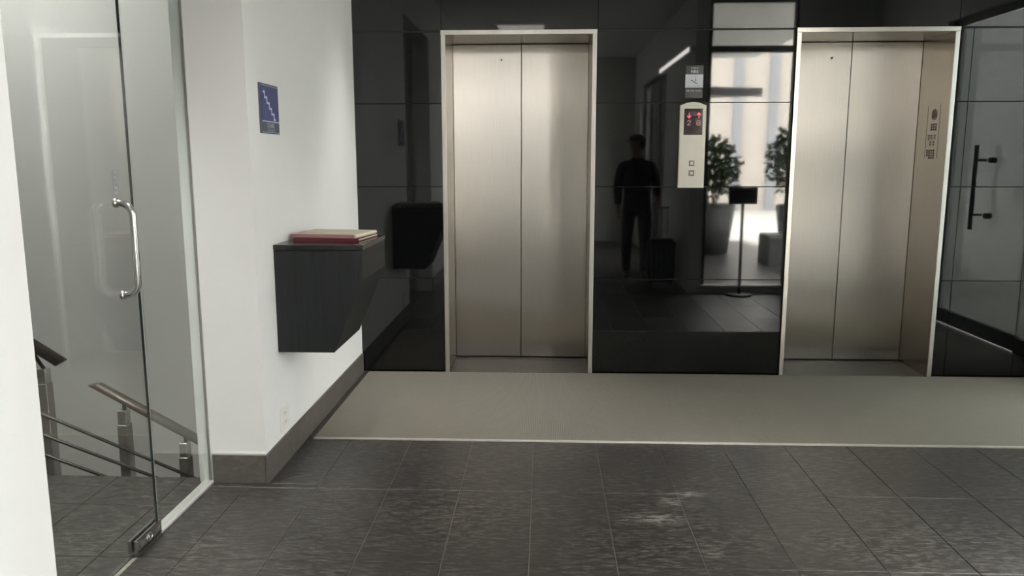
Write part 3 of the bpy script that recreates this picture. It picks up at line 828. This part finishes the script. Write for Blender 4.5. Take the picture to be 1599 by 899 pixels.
for (xa, xb, ztop, zrail) in ((-1.172, -1.116, 0.395, 0.56), (-0.790, -0.741, 0.195, 0.32), (-0.499, -0.453, 0.036, 0.16), (-1.62, -1.565, 0.66, 0.88)):
    xm = (xa + xb) / 2
    stp = min(6, max(0, int((xm + 2.35) / 0.29))); zb = -0.165 * (stp + 1)
    bm = bmesh.new(); box(bm, xa, xb, YR - 0.026, YR + 0.026, zb, ztop, bev=0.003)
    p_ = obj('post', bm, 'post', rl)
    bm = bmesh.new(); box(bm, xa + 0.004, xb - 0.003, YR - 0.023, YR + 0.023, ztop, ztop + 0.072, bev=0.003)
    obj('post_cap', bm, 'satin', p_)
    bm = bmesh.new(); tube(bm, [(xm + 0.006, YR, ztop + 0.07), (xm + 0.006, YR - (0.06 if xm < -1 else 0), zrail - 0.012)], 0.009, 10)
    obj('bracket', bm, 'rail', p_)
for (z_at, slope) in ((0.2549, 0.431), (0.1485, 0.385), (0.0474, 0.369)):
    bm = bmesh.new(); tube(bm, [(-2.0, YR - 0.028, z_at + slope * 0.831), (-0.33, YR - 0.028, z_at - slope * 0.839)], 0.008, 10)
    obj('bar', bm, 'bar', rl)

# ---- ceiling lights; the round recessed ones are added fill lights
def fill_downlight(x, y, label, power, cone):
    t = thing('fill_downlight', label, 'light', (x, y, CEIL), group=None)
    bm = bmesh.new(); tube(bm, [(x + 0.085 * math.cos(2 * math.pi * k / 24), y + 0.085 * math.sin(2 * math.pi * k / 24), CEIL - 0.006) for k in range(25)], 0.010, 8, cap=False)
    obj('trim_ring', bm, 'plastic', t)
    bm = bmesh.new(); disc(bm, (x, y, CEIL - 0.004), (0, 0, 1), 0.075, 0.004, 24)
    obj('diffuser', bm, 'lamp', t)
    ld = bpy.data.lights.new('fill_downlight_source', 'SPOT'); ld.energy = power; ld.spot_size = math.radians(cone); ld.spot_blend = 1.0
    ld.shadow_soft_size = 0.07; ld.color = (1, 0.95, 0.88)
    lo = bpy.data.objects.new('fill_downlight_source', ld); COL.objects.link(lo); lo.parent = t; lo.location = (0, 0, -0.02)
    return t
fill_downlight(0.62, -2.75, 'added round ceiling fill light in front of the glass door', FILL_LOBBY, 100)  # added fill, lifts the left floor and wall
fill_downlight(0.50, -0.40, 'added round ceiling fill light above the far left corner of the mat', FILL_MAT, 56)  # added fill, lifts the left end of the mat

# glowing strip added in place of a lit header edge on the corridor wall
sl = thing('light_strip', 'long thin glowing strip imitating a lit header edge on the corridor wall', 'light', (2.80, -4.45, 2.6))
bx('housing', (2.785, 2.83, -5.70, -3.45, 2.57, 2.63), 'plastic', sl, 0.004)
bx('diffuser', (2.775, 2.785, -5.68, -3.47, 2.578, 2.622), 'glow_dim', sl)
ld = bpy.data.lights.new('light_strip_source', 'AREA'); ld.shape = 'RECTANGLE'; ld.size = 0.05; ld.size_y = 2.2; ld.energy = STRIP_GLOW; ld.color = (1, 0.95, 0.88)
lo = bpy.data.objects.new('light_strip_source', ld); COL.objects.link(lo); lo.parent = sl; lo.location = (-0.03, -0.1, 0)
lo.rotation_euler = (0, math.radians(90), 0)
sl2 = thing('light_strip', 'strip lamp high on the corridor end wall', 'light', (0.82, -8.95, 2.65))
bx('housing', (0.1, 1.55, -9.0, -8.95, 2.62, 2.68), 'plastic', sl2, 0.004)
bx('diffuser', (0.12, 1.53, -8.95, -8.94, 2.632, 2.668), 'lamp_strip', sl2)
ld = bpy.data.lights.new('light_strip_source', 'AREA'); ld.shape = 'RECTANGLE'; ld.size = 1.4; ld.size_y = 0.05; ld.energy = LAMP_END; ld.color = (1, 0.95, 0.88)
lo = bpy.data.objects.new('light_strip_source', ld); COL.objects.link(lo); lo.parent = sl2; lo.location = (0, 0.02, 0)
lo.rotation_euler = (math.radians(90), 0, 0)
# ceiling panels along the corridor
for (py_, lab_) in ((-5.75, 'square ceiling panel lamp over the corridor, nearer the lobby than its twin'), (-7.3, 'square ceiling panel lamp farthest down the corridor')):
    t = thing('panel_lamp', lab_, 'light', (0.93, py_, CEIL), group='ceiling panel lamps over the corridor')
    bx('frame', (0.60, 1.26, py_ - 0.33, py_ + 0.33, CEIL - 0.02, CEIL), 'plastic', t, 0.003)
    bx('diffuser', (0.63, 1.23, py_ - 0.30, py_ + 0.30, CEIL - 0.024, CEIL - 0.02), 'lamp_panel', t)
# stair hall fill lights, added to brighten its walls and landing
t = thing('stair_fill_light', 'added square ceiling fill light over the flight in the stair hall', 'light', (-1.7, -1.6, CEIL))
bx('housing', (-2.0, -1.4, -1.9, -1.3, CEIL - 0.03, CEIL), 'plastic', t, 0.004)
bx('diffuser', (-1.97, -1.43, -1.87, -1.33, CEIL - 0.036, CEIL - 0.03), 'glow_dim', t)
ld = bpy.data.lights.new('stair_fill_source', 'AREA'); ld.shape = 'SQUARE'; ld.size = 0.5; ld.energy = FILL_STAIR; ld.color = (1, 0.97, 0.93)
lo = bpy.data.objects.new('stair_fill_source', ld); COL.objects.link(lo); lo.parent = t; lo.location = (0, 0, -0.045)
fill_downlight(-1.0, -2.75, 'added round ceiling fill light over the stair landing', FILL_LANDING, 80)  # added fill, lifts the landing tiles

# ---- standing sign by the tall window
ss = thing('standing_sign', 'dark sign board on a thin post by the tall window', 'sign stand', (3.36, -3.22, 0.0))
bm = bmesh.new(); box(bm, 3.20, 3.50, -3.24, -3.215, 0.98, 1.16, bev=0.004); obj('board', bm, 'rubber', ss)
bm = bmesh.new(); tube(bm, [(3.35, -3.225, 0.02), (3.35, -3.225, 0.99)], 0.016, 12); obj('post', bm, 'frame', ss)
bm = bmesh.new(); disc(bm, (3.35, -3.225, 0.0), (0, 0, 1), 0.13, 0.02, 28); obj('base', bm, 'frame', ss)

# ---- suitcase
sc_ = thing('suitcase', 'black upright suitcase standing beside the person in the dark cap', 'suitcase', (2.60, -3.92, 0.0))
bm = bmesh.new(); box(bm, 2.45, 2.76, -4.03, -3.81, 0.045, 0.54)
bmesh.ops.bevel(bm, geom=list(bm.edges), offset=0.03, segments=3, affect='EDGES')
cs = obj('shell', bm, 'case', sc_)
bm = bmesh.new()
for q in range(5): box(bm, 2.485 + q * 0.055, 2.50 + q * 0.055, -3.812, -3.806, 0.09, 0.50, bev=0.002)
obj('rib', bm, 'case', cs)
for x in (2.49, 2.72):
    for y in (-3.99, -3.85):
        bm = bmesh.new(); disc(bm, (x - 0.012, y, 0.024), (1, 0, 0), 0.024, 0.024, 16); obj('wheel', bm, 'rubber', sc_)
bm = bmesh.new()
tube(bm, [(2.53, -3.99, 0.53), (2.53, -3.99, 0.90)], 0.008, 8); tube(bm, [(2.68, -3.99, 0.53), (2.68, -3.99, 0.90)], 0.008, 8)
tube(bm, [(2.515, -3.99, 0.90), (2.695, -3.99, 0.90)], 0.014, 10)
obj('pull_handle', bm, 'satin', sc_)

# ---- person waiting behind, seen mirrored in the black wall
def skin_mesh(verts, edges, radii, root, levels=2):
    me = bpy.data.meshes.new('figure'); me.from_pydata([Vector(v) for v in verts], edges, [])
    o = bpy.data.objects.new('figure_source', me); COL.objects.link(o)
    md = o.modifiers.new('skin', 'SKIN'); md.use_smooth_shade = True
    sub = o.modifiers.new('sub', 'SUBSURF'); sub.levels = levels; sub.render_levels = levels
    sv = me.skin_vertices[0].data
    for i, r in enumerate(radii):
        sv[i].radius = r if isinstance(r, tuple) else (r, r)
        sv[i].use_root = (i == root)
    dg = bpy.context.evaluated_depsgraph_get(); dg.update()
    out = bpy.data.meshes.new_from_object(o.evaluated_get(dg))
    bpy.data.objects.remove(o)
    bm = bmesh.new(); bm.from_mesh(out); bpy.data.meshes.remove(out)
    for f in bm.faces: f.smooth = True
    return bm

class Skel:
    def __init__(s): s.v, s.e, s.r, s.n = [], [], [], {}
    def add(s, name, p, r, parent=None):
        s.n[name] = len(s.v); s.v.append(p); s.r.append(r)
        if parent is not None: s.e.append((s.n[parent], s.n[name]))
    def mesh(s, root, levels=2): return skin_mesh(s.v, s.e, s.r, s.n[root], levels)

PX, PY = 2.36, -4.36
pr = thing('person', 'person in dark jacket, trousers and cap, holding a suitcase handle, mirrored in the black wall', 'person', (PX, PY, 0.0))
def P(x, y, z): return (PX + x, PY + y, z)
# facing +Y; right hand (+X) on the suitcase handle, left arm relaxed; head turned towards -X
b = Skel()
b.add('pelvis', P(0, 0, 0.93), (0.145, 0.105))
b.add('waist', P(0, 0.0, 1.08), (0.130, 0.095), 'pelvis')
b.add('chest', P(0, 0.0, 1.25), (0.150, 0.105), 'waist')
b.add('upper_chest', P(0, -0.005, 1.36), (0.120, 0.085), 'chest')
b.add('neck_base', P(0, -0.01, 1.44), (0.070, 0.062), 'upper_chest')
b.add('neck', P(0, 0.0, 1.50), 0.054, 'neck_base')
b.add('jaw', P(-0.012, 0.012, 1.565), (0.062, 0.068), 'neck')
b.add('face', P(-0.012, 0.008, 1.625), (0.077, 0.090), 'jaw')
b.add('skull', P(-0.006, 0.0, 1.675), (0.074, 0.088), 'face')
HAND_R = P(0.215, 0.29, 0.915)
arms = {'r': [P(0.180, 0, 1.375), P(0.235, -0.01, 1.15), P(0.218, 0.185, 0.99), P(0.214, 0.27, 0.945)],
        'l': [P(-0.180, 0, 1.375), P(-0.225, -0.02, 1.13), P(-0.225, 0.05, 0.89), P(-0.222, 0.065, 0.83)]}
for s_, pts in arms.items():
    sg_ = 1 if s_ == 'r' else -1
    b.add('collarbone' + s_, tuple(Vector(pts[0]).lerp(Vector(P(0, 0, 1.395)), 0.45)), 0.062, 'upper_chest')
    b.add('shoulder' + s_, pts[0], 0.058, 'collarbone' + s_)
    b.add('elbow' + s_, pts[1], 0.043, 'shoulder' + s_)
    b.add('wrist' + s_, pts[2], (0.028, 0.024), 'elbow' + s_)
    b.add('palm' + s_, pts[3], (0.036, 0.022), 'wrist' + s_)
    d = (Vector(pts[3]) - Vector(pts[2])).normalized()
    for q in range(4):
        off = Vector((0.0, -0.022 + 0.0155 * q, 0)) if s_ == 'l' else Vector((-0.022 + 0.0155 * q, 0, 0))
        ln = (0.030, 0.034, 0.032, 0.026)[q]
        curl = Vector((0.25 * -sg_, 0, -1)) if s_ == 'l' else Vector((0, 0.35, -0.9))
        p1 = Vector(pts[3]) + d * 0.035 + off
        p2 = p1 + (d * 0.6 + curl * 0.4).normalized() * ln
        p3 = p2 + (d * 0.2 + curl * 0.9).normalized() * ln * 0.75
        for j, pp in enumerate((p1, p2, p3)):
            b.add('f%s%d%d' % (s_, q, j), tuple(pp), (0.0095, 0.0088, 0.0075)[j], ('palm' + s_) if j == 0 else 'f%s%d%d' % (s_, q, j - 1))
    th = Vector(pts[3]) + (Vector((0, 0.032, 0)) if s_ == 'l' else Vector((-0.034, 0, 0)))
    b.add('t%s0' % s_, tuple(th), 0.0105, 'palm' + s_)
    b.add('t%s1' % s_, tuple(th + d * 0.03 + (Vector((0, 0.010, -0.01)) if s_ == 'l' else Vector((-0.008, 0, -0.012)))), 0.0090, 't%s0' % s_)
for sgn, s_ in ((1, 'r'), (-1, 'l')):
    b.add('hip' + s_, P(0.09 * sgn, 0, 0.86), 0.085, 'pelvis')
    b.add('knee' + s_, P(0.105 * sgn, 0.015, 0.48), 0.056, 'hip' + s_)
    b.add('ankle' + s_, P(0.115 * sgn, -0.02, 0.10), 0.038, 'knee' + s_)
    b.add('toe' + s_, P(0.128 * sgn, 0.13, 0.035), (0.036, 0.024), 'ankle' + s_)
bm = b.mesh('pelvis', 2)
# nose, lips and ears, head turned to the left (-X, slightly forward)
HD = Vector((-0.86, 0.50, 0)).normalized(); HS = Vector((0.50, 0.86, 0)).normalized()
HC = Vector(P(-0.010, 0.006, 1.625))
def ell(bm, c, rx, ry, rz, seg=10):
    r = bmesh.ops.create_uvsphere(bm, u_segments=seg, v_segments=max(6, seg // 2 + 1), radius=1)
    for v in r['verts']:
        v.co = Vector(c) + HD * (v.co.x * rx) + HS * (v.co.y * ry) + Vector((0, 0, 1)) * (v.co.z * rz)
    for v in r['verts']:
        for f in v.link_faces: f.smooth = True
ell(bm, HC + Vector((0, 0, 0.005)), 0.088, 0.073, 0.112, 20)
ell(bm, HC + HD * 0.022 + Vector((0, 0, -0.062)), 0.060, 0.054, 0.052, 16)
ell(bm, HC + HD * 0.088 + Vector((0, 0, -0.018)), 0.019, 0.013, 0.014)
ell(bm, HC + HD * 0.084 + Vector((0, 0, 0.000)), 0.010, 0.009, 0.024)
ell(bm, HC + HD * 0.078 + Vector((0, 0, -0.050)), 0.008, 0.022, 0.0045)
ell(bm, HC + HD * 0.076 + Vector((0, 0, -0.059)), 0.009, 0.020, 0.0055)
ell(bm, HC + HD * 0.070 + Vector((0, 0, -0.090)), 0.016, 0.022, 0.015)
for sgn in (1, -1):
    ell(bm, HC + HS * 0.072 * sgn + HD * -0.008 + Vector((0, 0, -0.005)), 0.017, 0.008, 0.028)
    ell(bm, HC + HD * 0.078 + HS * 0.030 * sgn + Vector((0, 0, 0.026)), 0.010, 0.020, 0.006)
bd = obj('body', bm, 'skin', pr)
for sgn in (1, -1):
    bm = bmesh.new(); ell(bm, HC + HD * 0.0735 + HS * 0.030 * sgn + Vector((0, 0, 0.010)), 0.0085, 0.0125, 0.0065)
    ey = obj('eye', bm, 'eyewhite', bd)
    bm = bmesh.new(); ell(bm, HC + HD * 0.0805 + HS * 0.030 * sgn + Vector((0, 0, 0.010)), 0.0025, 0.0052, 0.0052)
    obj('iris', bm, 'hair', bd)
j = Skel()
j.add('hem', P(0, 0, 0.80), (0.185, 0.135))
j.add('pelvis', P(0, 0, 0.92), (0.180, 0.130), 'hem')
j.add('waist', P(0, 0, 1.08), (0.160, 0.120), 'pelvis')
j.add('chest', P(0, 0, 1.25), (0.176, 0.128), 'waist')
j.add('upper_chest', P(0, -0.005, 1.36), (0.145, 0.105), 'chest')
j.add('neck_base', P(0, -0.01, 1.43), (0.092, 0.080), 'upper_chest')
j.add('collar', P(0, -0.005, 1.48), (0.070, 0.068), 'neck_base')
for s_, pts in arms.items():
    j.add('collarbone' + s_, tuple(Vector(pts[0]).lerp(Vector(P(0, 0, 1.395)), 0.45)), 0.078, 'upper_chest')
    j.add('shoulder' + s_, pts[0], 0.074, 'collarbone' + s_); j.add('elbow' + s_, pts[1], 0.058, 'shoulder' + s_)
    j.add('cuff' + s_, tuple(Vector(pts[1]).lerp(Vector(pts[2]), 0.97)), 0.043, 'elbow' + s_)
obj('jacket', j.mesh('chest', 2), 'jacket', pr)
t_ = Skel()
t_.add('waistband', P(0, 0, 1.04), (0.140, 0.104))
t_.add('pelvis', P(0, 0, 0.93), (0.158, 0.118), 'waistband')
for sgn, s_ in ((1, 'r'), (-1, 'l')):
    t_.add('hip' + s_, P(0.092 * sgn, 0, 0.84), 0.100, 'pelvis')
    t_.add('knee' + s_, P(0.106 * sgn, 0.015, 0.48), 0.074, 'hip' + s_)
    t_.add('hem' + s_, P(0.116 * sgn, -0.02, 0.045), 0.060, 'knee' + s_)
obj('trousers', t_.mesh('pelvis', 2), 'trousers', pr)
for sgn in (1, -1):
    s2 = Skel()
    s2.add('heel', P(0.116 * sgn, -0.065, 0.046), (0.044, 0.046)); s2.add('mid', P(0.121 * sgn, 0.05, 0.040), (0.044, 0.040), 'heel'); s2.add('toe', P(0.131 * sgn, 0.155, 0.030), (0.040, 0.030), 'mid')
    obj('shoe', s2.mesh('heel', 2), 'shoe', pr)
bm = bmesh.new(); ell(bm, HC + HD * -0.022 + Vector((0, 0, 0.012)), 0.088, 0.084, 0.098, 16)
bmesh.ops.delete(bm, geom=[v for v in bm.verts if (v.co - HC).dot(HD) > 0.035 or v.co.z < HC.z - 0.075], context='VERTS')
obj('hair', bm, 'hair', pr)
bm = bmesh.new(); ell(bm, HC + HD * -0.004 + Vector((0, 0, 0.045)), 0.106, 0.094, 0.078, 18)
bmesh.ops.delete(bm, geom=[v for v in bm.verts if v.co.z < HC.z + 0.035], context='VERTS')
cp_ = obj('cap', bm, 'cap', pr)
bm = bmesh.new()
prof = [(0.075, -0.075), (0.12, -0.068), (0.155, -0.045), (0.168, 0.0), (0.155, 0.045), (0.12, 0.068), (0.075, 0.075)]
lo_ = [bm.verts.new(HC + HD * a + HS * c + Vector((0, 0, 0.046 - 0.15 * (a - 0.075)))) for a, c in prof]
hi_ = [bm.verts.new(v.co + Vector((0, 0, 0.006))) for v in lo_]
bm.faces.new(lo_); bm.faces.new(hi_)
for k in range(len(prof)): bm.faces.new((lo_[k], lo_[(k + 1) % len(prof)], hi_[(k + 1) % len(prof)], hi_[k]))
bmesh.ops.recalc_face_normals(bm, faces=bm.faces)
obj('brim', bm, 'cap', cp_)

# ---- outside: paving, planters with shrubs, canopy
gr = bmesh.new(); box(gr, 2.97, 40, -40, -3.52, -0.15, -0.02); box(gr, 4.90, 40, -3.52, 20, -0.15, -0.02)
obj('ground', gr, 'paving', kind=S, label='pale paving outside the window', cat='ground')
def shrub(x, y, h, r, n, label):
    t = thing('potted_shrub', label, 'shrub', (x, y, -0.02), group=None)
    bm = bmesh.new(); tube(bm, [(x, y, -0.02), (x, y, 0.75)], [0.26, 0.36], 20); pt = obj('planter', bm, 'planter', t)
    bm = bmesh.new(); disc(bm, (x, y, 0.755), (0, 0, 1), 0.33, 0.01, 20); obj('soil', bm, 'soil', pt)
    bm = bmesh.new()
    for k in range(5):
        a = 2 * math.pi * k / 5
        tube(bm, [(x + 0.05 * math.cos(a), y + 0.05 * math.sin(a), 0.7), (x + 0.15 * math.cos(a), y + 0.15 * math.sin(a), 0.75 + h * 0.4), (x + r * 0.5 * math.cos(a), y + r * 0.5 * math.sin(a), 0.75 + h * 0.75)], 0.014, 6)
    obj('stem', bm, 'bark', t)
    vs, fs = [], []
    for k in range(n):
        while True:
            p = Vector((random.uniform(-1, 1), random.uniform(-1, 1), random.uniform(-1, 1)))
            if 0.2 < p.length < 1: break
        c = Vector((x + p.x * r, y + p.y * r, 0.8 + h * 0.55 + p.z * h * 0.5))
        d = Vector((random.gauss(0, 1), random.gauss(0, 1), random.gauss(0.3, 1))).normalized()
        u = d.orthogonal().normalized() * 0.035; l = d * 0.11
        i = len(vs); vs += [c, c + l * 0.5 + u, c + l, c + l * 0.5 - u]; fs.append((i, i + 1, i + 2, i + 3))
    me = bpy.data.meshes.new('foliage'); me.from_pydata([v - Vector((x, y, -0.02)) for v in vs], [], fs); me.materials.append(M['leaf'])
    o = bpy.data.objects.new('foliage', me); COL.objects.link(o); o.parent = t; o['kind'] = 'stuff'
shrub(3.85, -7.2, 0.95, 0.42, 700, 'leafy potted shrub left of its twin outside the tall window')
shrub(5.15, -7.0, 1.15, 0.55, 1000, 'bushier potted shrub right of its twin outside the tall window')
bx('garden_bench', (4.3, 5.6, -6.1, -5.6, -0.02, 0.42), 'planter', None, 0.02, origin=None, label='low dark block bench on the paving outside', cat='bench')
cn = thing('canopy', 'dark pointed canopy slab fixed to the added screen wall outside', 'canopy', (4.0, -8.9, 2.5))
bm = bmesh.new(); prism(bm, [(3.2, -8.452), (3.7, -8.452), (5.0, -8.9), (3.2, -9.5)], 'z', 2.52, 2.66); obj('roof_slab', bm, 'canopy', cn)
bm = bmesh.new(); box(bm, 3.2, 3.7, -8.456, -8.45, 2.46, 2.72); obj('wall_bracket', bm, 'frame', cn)

fb = thing('opposite_building', 'pale rendered building across the paving outside', 'building', (6.0, -18.0, -0.02))
bm = bmesh.new(); box(bm, 3.4, 12.0, -20.0, -18.0, -0.02, 6.0); obj('wall', bm, 'facade', fb)
for k in range(9):
    bm = bmesh.new(); box(bm, 3.6 + k * 1.0, 3.85 + k * 1.0, -18.0, -17.92, -0.02, 5.6, bev=0.01); obj('pilaster', bm, 'facade_trim', fb)
bm = bmesh.new(); box(bm, 3.3, 12.1, -18.0, -17.8, 5.6, 6.05, bev=0.02); obj('cornice', bm, 'facade_trim', fb)
bx('shade_roof', (2.97, 7.5, -5.8, -3.52, 3.75, 3.95), 'canopy', kind=S, label='added dark roof slab outside, shading the floor by the tall window', cat='roof')  # added out of view to cut high sky light through the window
